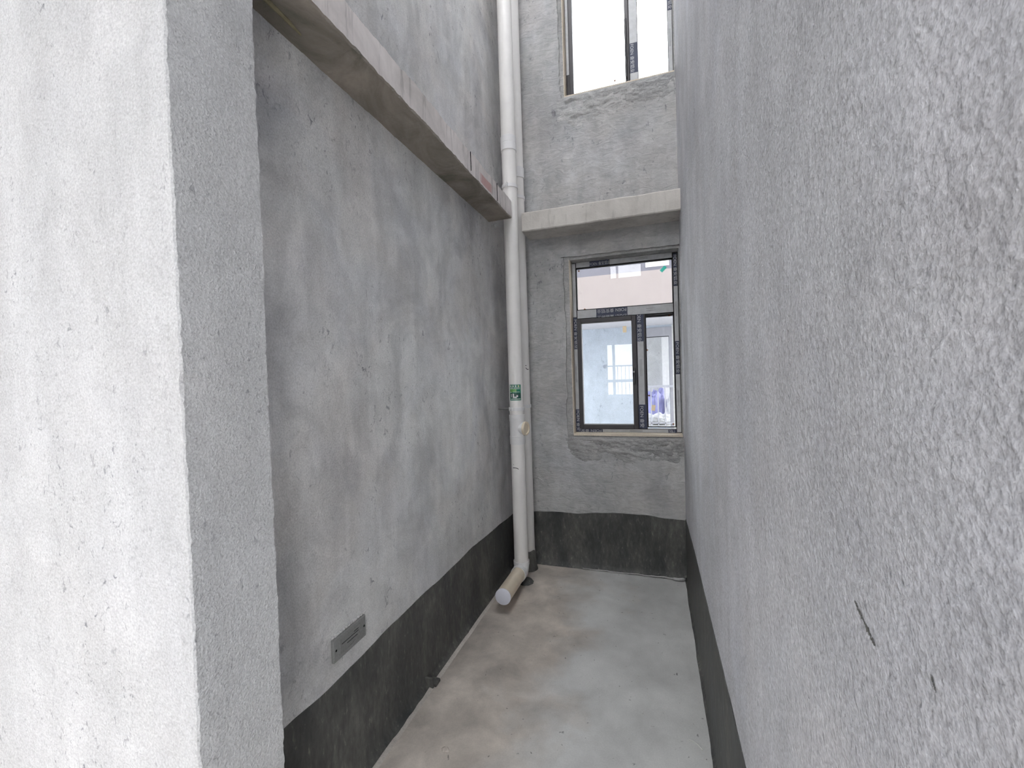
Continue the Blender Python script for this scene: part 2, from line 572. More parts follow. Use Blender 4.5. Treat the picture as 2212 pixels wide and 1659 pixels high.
XS0 = WX0 - .040
e1 = lambda z: XS0 + rag(z, 1.5) + (-.006 if z < 1.3 else 0)
e2 = lambda z: XS0 + .010 + rag(z, 4.5)
zb1 = lambda x: (1.000 if x < XS0 - .02 else .985 + rag(x, 7.5) * 1.2)
zt1 = lambda x: (2.392 if x < XS0 - .02 else W1Z1 + .022 + rag(x, 9.5) * .6)
zb2 = lambda x: (3.580 if x < XS0 - .02 else 3.560 + rag(x, 12.5))
zt2 = lambda x: W2Z1 + .03 + rag(x, 14.5)
flat = lambda c: (lambda t: c)
bm = bmesh.new()
skin_h(bm, XL - .02, XR + .01, flat(0), zb1, 200)
skin(bm, flat(XL - .02), e1, 1.000, 2.392, 260)
skin_h(bm, XL - .02, XR + .01, zt1, zb2, 260)
skin(bm, flat(XL - .02), e2, 3.580, 5.18, 200)
skin_h(bm, XL - .02, XR + .01, zt2, flat(ZTOP), 100)
link('plaster_skin', bm, M['back'], wall_back)


# lumpy mortar smeared under each sill
def mortar_patch(x0, x1, z0, z1, amp, seed):
    bm = bmesh.new()
    nx, nz = 110, 36
    g = []
    for j in range(nz + 1):
        row = []
        for i in range(nx + 1):
            u, w = i / nx, j / nz
            x, z = x0 + (x1 - x0) * u, z0 + (z1 - z0) * w
            edge = max(0, min(1, w * 2.2 + ns(x * 7, seed) * .55 + ns(x * 23, seed) * .2 - .1, (1 - w) * 9, u * 9 + .1))
            h = ns(x * 9, z * 18, seed) * .55 + ns(x * 26, z * 48, seed) * .35 + ns(x * 70, z * 110, seed) * .2
            y = YB + .0025 - edge * (.0035 + amp * (h + .15))
            row.append(bm.verts.new((x, y, z)))
        g.append(row)
    for j in range(nz):
        for i in range(nx):
            bm.faces.new((g[j][i], g[j][i + 1], g[j + 1][i + 1], g[j + 1][i]))
    auto_smooth(link('mortar_patch', bm, M['mortar'], wall_back), 60)


mortar_patch(-.655, XR, .80, 1.012, .020, 3.1)
mortar_patch(-.665, XR, 3.36, 3.600, .021, 6.7)


# mortar with daylight painted in as cream, lining the left, bottom and top reveals
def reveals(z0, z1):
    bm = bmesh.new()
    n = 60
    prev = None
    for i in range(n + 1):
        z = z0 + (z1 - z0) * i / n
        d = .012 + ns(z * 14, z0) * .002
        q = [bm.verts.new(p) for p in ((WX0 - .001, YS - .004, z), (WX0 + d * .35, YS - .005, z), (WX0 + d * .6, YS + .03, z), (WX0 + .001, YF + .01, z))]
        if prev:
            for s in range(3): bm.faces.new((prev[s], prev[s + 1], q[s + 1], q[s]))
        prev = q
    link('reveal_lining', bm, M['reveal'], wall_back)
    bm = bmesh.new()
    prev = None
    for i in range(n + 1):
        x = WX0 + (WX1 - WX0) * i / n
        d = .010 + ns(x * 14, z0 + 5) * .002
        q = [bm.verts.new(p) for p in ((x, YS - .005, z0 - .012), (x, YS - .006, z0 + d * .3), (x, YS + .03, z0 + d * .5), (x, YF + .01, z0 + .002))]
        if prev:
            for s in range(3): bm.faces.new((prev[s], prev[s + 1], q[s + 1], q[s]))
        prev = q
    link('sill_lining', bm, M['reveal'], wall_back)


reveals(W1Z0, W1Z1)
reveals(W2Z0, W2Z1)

# ------------------------------------------------------------------ black waterproofing upstands
bandL = [(.871, .452), (.993, .452), (1.175, .437), (1.292, .44), (1.51, .451), (1.633, .449), (1.842, .449), (2.039, .44),
         (2.404, .446), (2.782, .424), (3.195, .400), (3.279, .398)]
bandR = [(3.279, .432), (3.218, .439), (2.376, .487), (1.685, .499), (1.37, .508), (1.169, .503), (.4, .50), (-.2, .5)]
bandB = [(-1.09, .404), (-.926, .408), (-.757, .416), (-.592, .417), (-.432, .432), (-.261, .441), (-.062, .438), (.066, .427), (.196, .423)]


def band(name, pos, pts, t0, t1, n, label, seed, cove=.028):
    """pos(t, d, z): point at distance d off the wall"""
    bm = bmesh.new()
    prev = None
    for i in range(n + 1):
        t = t0 + (t1 - t0) * i / n
        zt = interp(pts, t) + ns(t * 6, seed) * .005 + ns(t * 26, seed) * .0015
        cv = cove * (1 + .35 * ns(t * 5, seed + 2) + .15 * ns(t * 22, seed))
        w = .0008 * ns(t * 12, seed + 8)
        prof = [(0, zt), (.0022, zt - .001), (.003 + w, zt - .02), (.003 + w, zt * .6), (.003, cv + .012),
                (.003 + cv * .28, cv * .62 + .006), (.003 + cv * .68, cv * .2 + .003), (.003 + cv, .0022), (.004 + cv * 1.05, -.001)]
        q = [bm.verts.new(pos(t, d, z)) for d, z in prof]
        if prev:
            for s in range(len(q) - 1): bm.faces.new((prev[s], prev[s + 1], q[s + 1], q[s]))
        prev = q
    o = auto_smooth(link(name, bm, M['coat']), 55)
    return st(o, label, 'baseboard')


band('baseboard_left', lambda t, d, z: (XL + d, t, z), bandL, YJ2, YB, 160, 'black waterproof coating along the foot of the shaded left wall', 2.2)
band('baseboard_right', lambda t, d, z: (XR - d, t, z), bandR, .3, YB, 160, 'narrow black waterproof coating along the foot of the right wall', 5.2, .012)
bb = band('baseboard_back', lambda t, d, z: (t, YB - d, z), bandB, XL, XR, 100, 'black waterproof coating under the lower window', 8.2, .03)
# loose ridge of membrane along the back edge
bm = bmesh.new()
pts = []
for i in range(34):
    x = -.55 + .72 * i / 33
    pts.append((x, YB - .042 + ns(x * 9, 3) * .006, .010 + ns(x * 17, 1) * .006))
tube(bm, pts, [.0035 + .0035 * max(0, (i - 22) / 11) for i in range(34)], 8)
link('loose_membrane_edge', bm, M['mortar'], bb, True)
bm = bmesh.new()
tube(bm, [(.10, YB - .05, .012), (.135, YB - .062, .016), (.165, YB - .058, .018), (.188, YB - .045, .014)], .010, 10)
link('membrane_curl', bm, M['mortar'], bb, True)


# ------------------------------------------------------------------ ledge beams
def rough_beam(name, prof_fn, t0, t1, n, mat, label):
    bm = bmesh.new()
    ring_loft(bm, [prof_fn(t0 + (t1 - t0) * i / n) for i in range(n + 1)])
    return st(link(name, bm, mat), label, 'beam')


def left_prof(y):
    a = ns(y * 7, 1) * .007 + ns(y * 33, 2) * .005 + ns(y * 80, 3) * .0025
    b = ns(y * 6, 5) * .010 + ns(y * 29, 6) * .006 + ns(y * 80, 7) * .003
    c = ns(y * 5, 8) * .006 + ns(y * 22, 9) * .003
    step = .0 if y < 2.18 else -.003
    x = -.915 + c + step
    zb, zt = 2.601, 2.728
    return [(XL - .005, y, zb + b * .4), (x - .006, y, zb + a * .6), (x, y, zb + .006 + a), (x + c * .3, y, 2.66),
            (x, y, zt - .006 + b), (x - .008, y, zt + b), (XL - .005, y, zt + .004)]


lb = rough_beam('trim_1', left_prof, YJ2 - .002, 2.886, 220, M['beam_left'], 'raw concrete ledge beam sloping in view across the shaded left wall')


def back_prof(x):
    a = ns(x * 8, 11) * .004 + ns(x * 36, 12) * .003
    b = ns(x * 7, 15) * .005
    return [(x, YB + .003, 2.556 + b * .5), (x, 3.066, 2.556 + a * .6), (x, 3.060 + b * .3, 2.563 + a), (x, 3.060 + b * .3, 2.690 + b),
            (x, 3.066, 2.697 + b), (x, YB + .003, 2.700)]


rough_beam('trim_2', back_prof, -.897, XR + .003, 120, M['beam_back'], 'cream raw concrete ledge beam crossing the end wall above the lower window')
# formwork strip left in the soffit corner
bm = bmesh.new()
tube(bm, [(-1.03, .89, 2.598), (-1.027, .99, 2.597), (-1.028, 1.06, 2.596), (-1.034, 1.11, 2.598)], [.006, .007, .006, .003], 8)
link('formwork_strip', bm, M['foam'], lb)
box('board_joint', -.9165, -.9135, 2.591, 2.594, 2.612, 2.722, M['hole'], lb)
box('board_joint', -.9165, -.9135, 2.176, 2.179, 2.62, 2.722, M['hole'], lb)


# ------------------------------------------------------------------ niche windows
def text_mesh(body):
    c = bpy.data.curves.new('lettering', 'FONT')
    c.body = body
    c.size = 1.
    o = bpy.data.objects.new('tmp', c)
    COL.objects.link(o)
    dg = bpy.context.evaluated_depsgraph_get()
    me = bpy.data.meshes.new_from_object(o.evaluated_get(dg))
    bpy.data.objects.remove(o, do_unlink=True)
    bpy.data.curves.remove(c)
    return me


WORD = text_mesh('FOEN 奋安铝业')
wx = [v.co.x for v in WORD.vertices]
WORD_LEN = max(wx) - min(wx)
WORD.transform(Matrix.Translation((-min(wx), 0, 0)) @ Matrix.Identity(4))
WORD.materials.append(M['letter'])


def clip_word(length_frac0, length_frac1, cut_low=None):
    """part of the word (by length) and, if asked, without the lower part of its strokes"""
    me = WORD.copy()
    bm = bmesh.new()
    bm.from_mesh(me)

    def cut(co, no):
        bmesh.ops.bisect_plane(bm, geom=bm.verts[:] + bm.edges[:] + bm.faces[:], plane_co=co, plane_no=no, clear_outer=True)
    if length_frac1 < 1: cut((WORD_LEN * length_frac1, 0, 0), (1, 0, 0))
    if length_frac0 > 0: cut((WORD_LEN * length_frac0, 0, 0), (-1, 0, 0))
    if cut_low is not None: cut((0, cut_low, 0), (0, -1, 0))
    bm.to_mesh(me)
    bm.free()
    return me


def lettering(parent, me, origin, angle, size, stretch=1.):
    """flat print on a face that looks toward -y; origin = start of the base line, angle in the x-z plane"""
    o = bpy.data.objects.new('lettering', me)
    COL.objects.link(o)
    o.parent = parent
    o.matrix_parent_inverse = Matrix.Translation(-parent.location)
    ca, sa = math.cos(angle), math.sin(angle)
    ex, ez = Vector((ca, 0, sa)), Vector((-sa, 0, ca))
    o.matrix_basis = Matrix.Translation(origin) @ Matrix((ex * size * stretch, ez * size, Vector((0, -1, 0)) * size)).transposed().to_4x4()
    return o


def slab(name, x0, x1, z0, z1, y, t, mat, parent, bev=0):
    return box(name, x0, x1, y - t, y, z0, z1, mat, parent, bev)


def ring_box(name, x0, x1, z0, z1, w, y0, y1, mat, parent, bev=.002):
    """a mitred frame of four members in one mesh"""
    bm = bmesh.new()
    bx(bm, x0, x0 + w, y0, y1, z0, z1, bev)
    bx(bm, x1 - w, x1, y0, y1, z0, z1, bev)
    bx(bm, x0 + w, x1 - w, y0, y1, z1 - w, z1, bev)
    bx(bm, x0 + w, x1 - w, y0, y1, z0, z0 + w, bev)
    return link(name, bm, mat, parent)


def film_strip(parent, x0, x1, z0, z1, y, vertical, seed, lines=True):
    f = slab('protective_film', x0, x1, z0, z1, y, .0012, M['film'], parent)
    if lines:
        bm = bmesh.new()
        if vertical:
            L = (z1 - z0)
            for q in (.35, .55):
                xx = x0 + (x1 - x0) * q
                bx(bm, xx, xx + .0016, y - .0018, y - .0010, z0 + L * .45, z0 + L * .72)
        else:
            L = (x1 - x0)
            for q in (.35, .60):
                zz = z0 + (z1 - z0) * q
                bx(bm, x0 + L * .42, x0 + L * .62, y - .0018, y - .0010, zz, zz + .0018)
        link('printed_line', bm, M['film_line'], f)
    return f


def navy(parent, x0, x1, z0, z1, y):
    return slab('brand_film', x0, x1, z0, z1, y, .0014, M['navy'], parent)


def pane(parent, x0, x1, z0, z1, y):
    return box('pane', x0, x1, y, y + .005, z0, z1, M['glass'], parent)


# ---- lower window
w1 = empty('window_1', (0, YF, W1Z0))
st(w1, 'lower window with dark sash and taped frame in the end wall', 'window')
for nm, a in (('jamb', (WX0 + .001, -.565, W1Z0, W1Z1)), ('jamb', (.153, WX1, W1Z0, W1Z1)),
              ('head', (-.565, .153, 2.329, W1Z1)), ('sill', (-.565, .153, W1Z0, 1.060)),
              ('transom', (-.565, .153, 1.930, 1.997)), ('mullion', (-.117, -.050, 1.060, 1.930))):
    box(nm, a[0], a[1], YF, YF + .06, a[2], a[3], M['dark_frame'], w1, .002)
pane(w1, -.562, .151, 1.995, 2.331, YF + .03)
pane(w1, -.052, .155, 1.058, 1.932, YF + .03)
# glazing beads (pale edges of the glass units)
bm = bmesh.new()
for x0, x1, z0, z1 in ((-.565, .153, 1.997, 2.329), (-.05, .153, 1.073, 1.93)):
    for b in ((x0, x0 + .006, z0, z1), (x1 - .006, x1, z0, z1), (x0, x1, z0, z0 + .006), (x0, x1, z1 - .006, z1)):
        bx(bm, b[0], b[1], YF + .012, YF + .03, b[2], b[3])
link('glazing_bead', bm, M['gasket'], w1)
sash = ring_box('sash', -.565, -.117, 1.060, 1.927, .032, YF - .012, YF + .05, M['dark_frame'], w1)
pane(sash, -.536, -.146, 1.089, 1.898, YF + .02)
bm = bmesh.new()
for b in ((-.533, -.530, 1.092, 1.895), (-.152, -.149, 1.092, 1.895), (-.533, -.149, 1.092, 1.098), (-.533, -.149, 1.889, 1.895)):
    bx(bm, b[0], b[1], YF + .008, YF + .02, b[2], b[3])
link('bead', bm, M['film'], sash)
h = box('handle', -.146, -.128, YF - .035, YF - .012, 1.405, 1.53, M['dark_frame'], sash, .004)
bm = bmesh.new()
lathe(bm, [((-.1385, YF - .034, 1.497), (0, -1, 0), .008), ((-.1385, YF - .046, 1.497), (0, -1, 0), .008), ((-.1385, YF - .050, 1.497), (0, -1, 0), .005)], 16)
link('handle_knob', bm, M['alu'], sash, True)
# tapes
yt = YF - .0005
film_strip(w1, -.560, -.412, 1.932, 1.995, yt, False, 1, False)
n1 = navy(w1, -.412, -.177, 1.931, 1.9965, yt)
yl = yt - .0017
word = WORD
half = clip_word(0, 1, .36)
sz = .220 / WORD_LEN
lettering(n1, WORD, (-.186, yl, 1.9885), math.pi, sz * 1.0, 1.)
lettering(n1, half, (-.186, yl, 1.9545), math.pi, sz * 1.0, 1.)
film_strip(w1, -.177, .150, 1.932, 1.9955, yt, False, 2)
film_strip(w1, -.560, -.455, 2.332, 2.369, yt, False, 3, False)
n2 = navy(w1, -.455, -.31, 2.331, 2.370, yt)
lettering(n2, WORD, (-.452, yl, 2.338), 0, .030, .78)
film_strip(w1, -.30, .150, 2.332, 2.369, yt, False, 4)
# left jamb
film_strip(w1, WX0 + .003, -.567, 1.945, 2.365, yt, True, 5, False)
n3 = navy(w1, WX0 + .003, -.566, 1.692, 1.940, yt)
lettering(n3, WORD, (-.588, yl, 1.925), -math.pi / 2, .034, 1.)
film_strip(w1, WX0 + .003, -.567, 1.213, 1.692, yt, True, 6)
n4 = navy(w1, WX0 + .003, -.566, 1.035, 1.213, yt)
lettering(n4, clip_word(0, .72), (-.588, yl, 1.203), -math.pi / 2, .034, 1.)
# mullion
n5 = navy(w1, -.114, -.062, 1.727, 1.928, yt)
lettering(n5, clip_word(.11, 1), (-.106, yl, 1.955), -math.pi / 2, .0345, .98)
film_strip(w1, -.110, -.066, 1.247, 1.727, yt, True, 7)
n6 = navy(w1, -.114, -.056, 1.064, 1.247, yt)
lettering(n6, clip_word(0, .72), (-.1025, yl, 1.235), -math.pi / 2, .034, 1.)
# right jamb
n7 = navy(w1, .157, .180, 2.12, 2.36, yt)
lettering(n7, WORD, (.161, yl, 2.35), -math.pi / 2, .026, 1.25)
film_strip(w1, .157, .184, 1.715, 2.12, yt, True, 8)
n8 = navy(w1, .159, .184, 1.47, 1.715, yt)
lettering(n8, WORD, (.163, yl, 1.705), -math.pi / 2, .028, 1.2)
film_strip(w1, .157, .186, 1.04, 1.47, yt, True, 9)
# sill member
n9 = navy(w1, -.566, -.388, 1.034, 1.058, yt)
lettering(n9, clip_word(0, .72), (-.398, yl, 1.054), math.pi, .0285, 1.18)
film_strip(w1, -.388, .095, 1.0345, 1.0575, yt, False, 10)
n10 = navy(w1, .095, .153, 1.034, 1.058, yt)
lettering(n10, clip_word(.66, 1), (.095 + .11 + .066, yl, 1.054), math.pi, .028, 1.05)
# scraps on the glass
yg = YF + .0295
for x, z in ((-.544, 2.312), (-.505, 2.006), (.123, 1.912), (-.041, 1.66), (-.036, 1.313), (.133, 1.096)):
    p = slab('corner_pad', -.006, .006, -.006, .006, 0, .004, M['rust'], w1, .001)
    p.matrix_parent_inverse = Matrix.Identity(4)
    p.location = Vector((x, yg, z)) - w1.location
    p.rotation_euler = (0, R(40), 0)
tp = slab('teal_tape', -.024, .024, -.012, .012, 0, .0008, M['teal'], w1)
tp.matrix_parent_inverse = Matrix.Identity(4)
tp.location = Vector((.0885, yg, 2.261)) - w1.location
tp.rotation_euler = (0, R(-45), 0)
slab('masking_tape', -.217, -.189, 1.803, 1.852, YF + .0195, .0008, M['beige_tape'], w1)
tp = slab('masking_tape', -.013, .013, -.022, .022, 0, .0008, M['beige_tape'], w1)
tp.matrix_parent_inverse = Matrix.Identity(4)
tp.location = Vector((-.006, yg, 1.219)) - w1.location
tp.rotation_euler = (0, R(8), 0)

# ---- upper window
w2 = empty('window_2', (0, YF, W2Z0))
st(w2, 'upper window full of white sky high in the end wall', 'window')
for nm, a in (('jamb', (WX0 + .001, -.565, W2Z0, W2Z1)), ('jamb', (.157, WX1, W2Z0, W2Z1)),
              ('head', (-.565, .157, W2Z1 - .04, W2Z1)), ('sill', (-.565, .157, W2Z0, W2Z0 + .03)),
              ('transom', (-.565, .157, 4.74, 4.80)), ('mullion', (-.117, -.053, W2Z0 + .03, 4.74))):
    box(nm, a[0], a[1], YF, YF + .06, a[2], a[3], M['dark_frame'], w2, .002)
pane(w2, -.055, .159, W2Z0 + .028, 4.742, YF + .03)
pane(w2, -.567, .159, 4.798, W2Z1 - .038, YF + .03)
s2 = ring_box('sash', -.565, -.117, W2Z0 + .03, 4.738, .028, YF - .012, YF + .05, M['dark_frame'], w2)
pane(s2, -.540, -.142, W2Z0 + .055, 4.713, YF + .02)
box('handle', -.146, -.130, YF - .03, YF - .012, 3.70, 4.135, M['dark_frame'], s2, .005)
film_strip(w2, -.592, -.572, 3.84, 4.70, yt, True, 11, False)
film_strip(w2, -.112, -.057, 3.955, 4.72, yt, True, 12)
n11 = navy(w2, -.113, -.056, 3.735, 3.955, yt)
lettering(n11, WORD, (-.106, yl, 3.947), -math.pi / 2, .031, 1.0)
film_strip(w2, -.112, -.057, 3.65, 3.735, yt, True, 13, False)
n12 = navy(w2, .159, .188, 4.12, 4.36, yt)
lettering(n12, WORD, (.166, yl, 4.34), -math.pi / 2, .030, 1.05)
film_strip(w2, .160, .187, 3.65, 4.12, yt, True, 14)
p = slab('corner_pad', -.006, .006, -.006, .006, 0, .004, M['rust'], w2, .001)
p.matrix_parent_inverse = Matrix.Identity(4)
p.location = Vector((-.226, YF + .0195, 3.722)) - w2.location
p.rotation_euler = (0, R(40), 0)

# ---- window in the wall behind the camera (its panes mirror in the lower window's top light)
w3 = empty('window_3', (0, YREAR - .1, RW1[2]))
st(w3, 'narrow upper window in the wall behind the camera', 'window')
ring_box('frame', RW1[0], RW1[1], RW1[2], RW1[3], .03, YREAR - .14, YREAR - .08, M['dark_frame'], w3)
box('mullion', -.745, -.700, YREAR - .14, YREAR - .08, RW1[2] + .03, RW1[3] - .03, M['dark_frame'], w3)

w4 = empty('window_4', (0, YREAR - .1, RW0[2]))
st(w4, 'barred lower window in the wall behind the camera', 'window')
ring_box('frame', RW0[0], RW0[1], RW0[2], RW0[3], .012, YREAR - .14, YREAR - .08, M['dark_frame'], w4)
box('mullion', -.875, -.818, YREAR - .14, YREAR - .08, RW0[2], RW0[3], M['dark_frame'], w4)
box('transom', RW0[0], RW0[1], YREAR - .14, YREAR - .08, 1.27, 1.33, M['dark_frame'], w4)
box('guard_rail', RW0[0], RW0[1], YREAR - .21, YREAR - .18, 1.625, 1.655, M['rail'], w4)
for i in range(7):
    x = -.775 + .085 * i
    box('guard_bar', x - .006, x + .006, YREAR - .202, YREAR - .188, .98, 1.63, M['rail'], w4)
st(box('rear_terrace', -9, XR + .24, -11, YREAR - .24, -.25, -.05, M['light_wall']), 'open paved terrace behind the camera', 'terrace')
st(box('side_terrace', XR + .24, 9, -11, 3.3, -.25, -.05, M['light_wall']), 'open paved terrace beyond the added side doorway', 'terrace')

# ================================================================== drain pipes
RP = .0515
FX, FY = -.946, 2.952


def cyl_patch(bm, x, y, r, z0, z1, a0, a1, n=10):
    """curved patch; angle 0 faces the camera side (-y turned toward the viewer), + is to the right"""
    base = math.atan2(-y, -x)      # direction from the pipe to the viewer in plan
    top = [];bot = []
    for i in range(n + 1):
        t = base + R(a0 + (a1 - a0) * i / n)
        top.append(bm.verts.new((x + r * math.cos(t), y + r * math.sin(t), z1)))
        bot.append(bm.verts.new((x + r * math.cos(t), y + r * math.sin(t), z0)))
    for i in range(n):
        bm.faces.new((bot[i], bot[i + 1], top[i + 1], top[i]))


def patch(name, z0, z1, a0, a1, off, mat, parent, x=FX, y=FY, r=RP):
    bm = bmesh.new()
    cyl_patch(bm, x, y, r + off, z0, z1, a0, a1)
    return link(name, bm, mat, parent, True)


def stroke(bm, pts, x, y, r, w):
    """pen stroke on a pipe: pts = (angle, z)"""
    base = math.atan2(-y, -x)
    P = [Vector((x + r * math.cos(base + R(a)), y + r * math.sin(base + R(a)), z)) for a, z in pts]
    for a, b in zip(P, P[1:]):
        n = Vector((a.x - x, a.y - y, 0)).normalized()
        s = (b - a).normalized().cross(n) * w / 2
        bm.faces.new([bm.verts.new(q) for q in (a - s, b - s, b + s, a + s)])


def clamp(parent, x, y, z, ear, wall_x=None, wall_y=None):
    bm = bmesh.new()
    vcyl(bm, x, y, [(z - .012, RP + .001), (z - .012, RP + .0055), (z + .012, RP + .0055), (z + .012, RP + .001)], 40)
    cl = auto_smooth(link('clamp', bm, M['pvc_white'], parent))
    base = math.atan2(-y, -x)
    if ear is not None:
        t = base + R(ear)
        cx, cy = x + (RP + .010) * math.cos(t), y + (RP + .010) * math.sin(t)
        bm = bmesh.new()
        d = Vector((math.cos(t), math.sin(t), 0));s = Vector((-d.y, d.x, 0))
        for k_ in (-1, 1):
            c = Vector((cx, cy, z)) + s * .008 * k_
            vsn = []
            for u in (-.008, .010):
                for w_ in (-.0025, .0025):
                    for hh in (-.013, .013):
                        vsn.append(bm.verts.new(c + d * u + s * w_ + Vector((0, 0, hh))))
            for f in ((0, 1, 3, 2), (4, 6, 7, 5), (0, 4, 5, 1), (2, 3, 7, 6), (0, 2, 6, 4), (1, 5, 7, 3)):
                bm.faces.new([vsn[i] for i in f])
        lathe(bm, [(Vector((cx, cy, z)) - s * .014 + d * .003, s, .004), (Vector((cx, cy, z)) + s * .014 + d * .003, s, .004)], 10)
        link('clamp_ear', bm, M['pvc_white'], cl)
    bm = bmesh.new()
    if wall_x is not None:
        tube(bm, [(wall_x, y + .01, z), (x - RP - .002, y + .005, z)], .006, 10)
    if wall_y is not None:
        tube(bm, [(x, wall_y - .001, z), (x, y + RP + .002, z)], .006, 10)
    link('clamp_bracket', bm, M['plate'], cl, True)
    return cl


dp = empty('drain_pipe', (FX, FY, 0))
tag(dp, 'white plastic drain pipe with green sticker, round cleanout and capped floor outlet', 'pipe', 'drain pipes in the niche corner')
bm = bmesh.new()
vcyl(bm, FX, FY, [(.13, RP), (1.012, RP)], 48)
auto_smooth(link('lower_pipe', bm, M['pvc'], dp))
bm = bmesh.new()
vcyl(bm, FX, FY, [(1.21, RP), (3.15, RP)], 48)
auto_smooth(link('middle_pipe', bm, M['pvc'], dp))
bm = bmesh.new()
vcyl(bm, FX, FY, [(3.15, RP), (ZTOP, RP)], 48)
auto_smooth(link('upper_pipe', bm, M['pvc'], dp))
bm = bmesh.new()
vcyl(bm, FX, FY, [(3.098, RP), (3.098, RP + .0045), (3.145, RP + .0045), (3.147, RP + .0035), (3.150, RP + .0035), (3.152, RP + .0045), (3.196, RP + .0045), (3.199, RP + .001), (3.199, RP)], 48)
auto_smooth(link('coupling', bm, M['pvc_white'], dp), 25)
# cleanout tee
bm = bmesh.new()
vcyl(bm, FX, FY, [(1.004, RP), (1.004, RP + .0045), (1.062, RP + .005), (1.064, RP + .0025), (1.165, RP + .0025), (1.170, RP + .0045), (1.190, RP + .0045), (1.192, RP + .0055), (1.216, RP + .0055), (1.218, RP)], 48)
th = R(-12)
dx = Vector((math.cos(th), math.sin(th), 0))
c0 = Vector((FX, FY, 1.117))
lathe(bm, [(c0, dx, .046), (c0 + dx * .063, dx, .046)], 36)
tee = auto_smooth(link('cleanout_tee', bm, M['pvc_white'], dp), 25)
bm = bmesh.new()
lathe(bm, [(c0 + dx * .060, dx, .046), (c0 + dx * .060, dx, .0495), (c0 + dx * .076, dx, .0495), (c0 + dx * .078, dx, .047),
           (c0 + dx * .078, dx, .039), (c0 + dx * .070, dx, .037), (c0 + dx * .070, dx, .001)], 40)
auto_smooth(link('cleanout_cap', bm, M['pvc_cream'], tee), 25)
# elbow and outlet
bm = bmesh.new()
zc = .082
rad = .046
prof = [((FX, FY, .152), (0, 0, -1), RP), ((FX, FY, .152), (0, 0, -1), RP + .0065), ((FX, FY, .126), (0, 0, -1), RP + .0065), ((FX, FY, .124), (0, 0, -1), RP + .0035)]
for i in range(9):
    a = R(90) * i / 8
    prof.append(((FX, FY - rad + rad * math.cos(a), zc + rad - rad * math.sin(a)), (0, -math.sin(a), -math.cos(a)), RP + .0035))
prof += [((FX, FY - rad - .012, zc + .001), (0, -1, .05), RP + .0045), ((FX, FY - rad - .045, zc + .003), (0, -1, .05), RP + .0045), ((FX, FY - rad - .045, zc + .003), (0, -1, .05), RP - .001)]
lathe(bm, prof, 44)
auto_smooth(link('elbow', bm, M['pvc_white'], dp), 35)
bm = bmesh.new()
c1 = Vector((FX, FY - rad - .03, zc + .003))
c2 = Vector((-.932, 2.505, .110))
dd = (c2 - c1).normalized()
lathe(bm, [(c1, dd, .0500), (c2, dd, .0500)], 44)
outp = auto_smooth(link('outlet_pipe', bm, M['pvc_cream'], dp))
bm = bmesh.new()
lathe(bm, [(c2 - dd * .003, dd, .0506), (c2 + dd * .0015, dd, .0512), (c2 + dd * .0025, dd, .0495)], 44)
auto_smooth(link('end_cap', bm, M['cap'], outp))
# dark mortar collar under the elbow
bm = bmesh.new()
rings = []
for z, r in ((0., .058), (.006, .055), (.014, .045), (.02, .03)):
    rings.append([(FX + .030 + (r + ns(math.cos(t) * 3, math.sin(t) * 3, z * 30) * .008) * math.cos(t), FY - .01 + (r + ns(math.cos(t) * 3, math.sin(t) * 3, z * 30) * .008) * math.sin(t), z) for t in [2 * math.pi * i / 32 for i in range(32)]])
ring_loft(bm, rings)
auto_smooth(link('floor_collar', bm, M['coat'], dp), 60)
clamp(dp, FX, FY, 2.845, -25, XL)
clamp(dp, FX, FY, 1.258, -40, XL)
# sticker
SZ0, SZ1, A0, A1 = 1.318, 1.438, -60, 42
stk = patch('sticker', SZ0, SZ1, A0, A1, .0006, M['sticker_white'], dp)


def sp(name, u0, u1, w0, w1, off, mat):
    patch(name, SZ0 + (SZ1 - SZ0) * w0, SZ0 + (SZ1 - SZ0) * w1, A0 + (A1 - A0) * u0, A0 + (A1 - A0) * u1, off, mat, stk)


sp('green_panel', .03, .97, .03, .96, .0009, M['green'])
sp('dark_picture', .06, .95, .16, .46, .0011, M['green_dark'])
sp('leaf_print', .06, .62, .52, .70, .0011, M['green_light'])
for u in (.10, .30, .50): sp('icon', u, u + .11, .82, .92, .0012, M['sticker_white'])
sp('icon', .72, .85, .82, .92, .0012, M['sticker_cream'])
for u0, u1, w0, w1 in ((.08, .36, .75, .785), (.42, .9, .755, .785), (.05, .92, .695, .715), (.32, .86, .515, .54), (.10, .92, .085, .125), (.10, .2, .49, .53)):
    sp('printed_line', u0, u1, w0, w1, .0012, M['sticker_white'])
for u0, u1, w0, w1 in ((.30, .42, .17, .43), (.16, .22, .2, .42), (.42, .62, .17, .25), (.60, .72, .22, .34)):
    sp('pipe_picture', u0, u1, w0, w1, .0013, M['pvc_white'])
bm = bmesh.new()
stroke(bm, [(-52, .836), (-38, .838), (-22, .838), (-8, .834), (0, .829)], FX, FY, RP + .0006, .0045)
stroke(bm, [(-45, .862), (-41, .860)], FX, FY, RP + .0006, .004)
link('marker_scribble', bm, M['scribble'], dp)

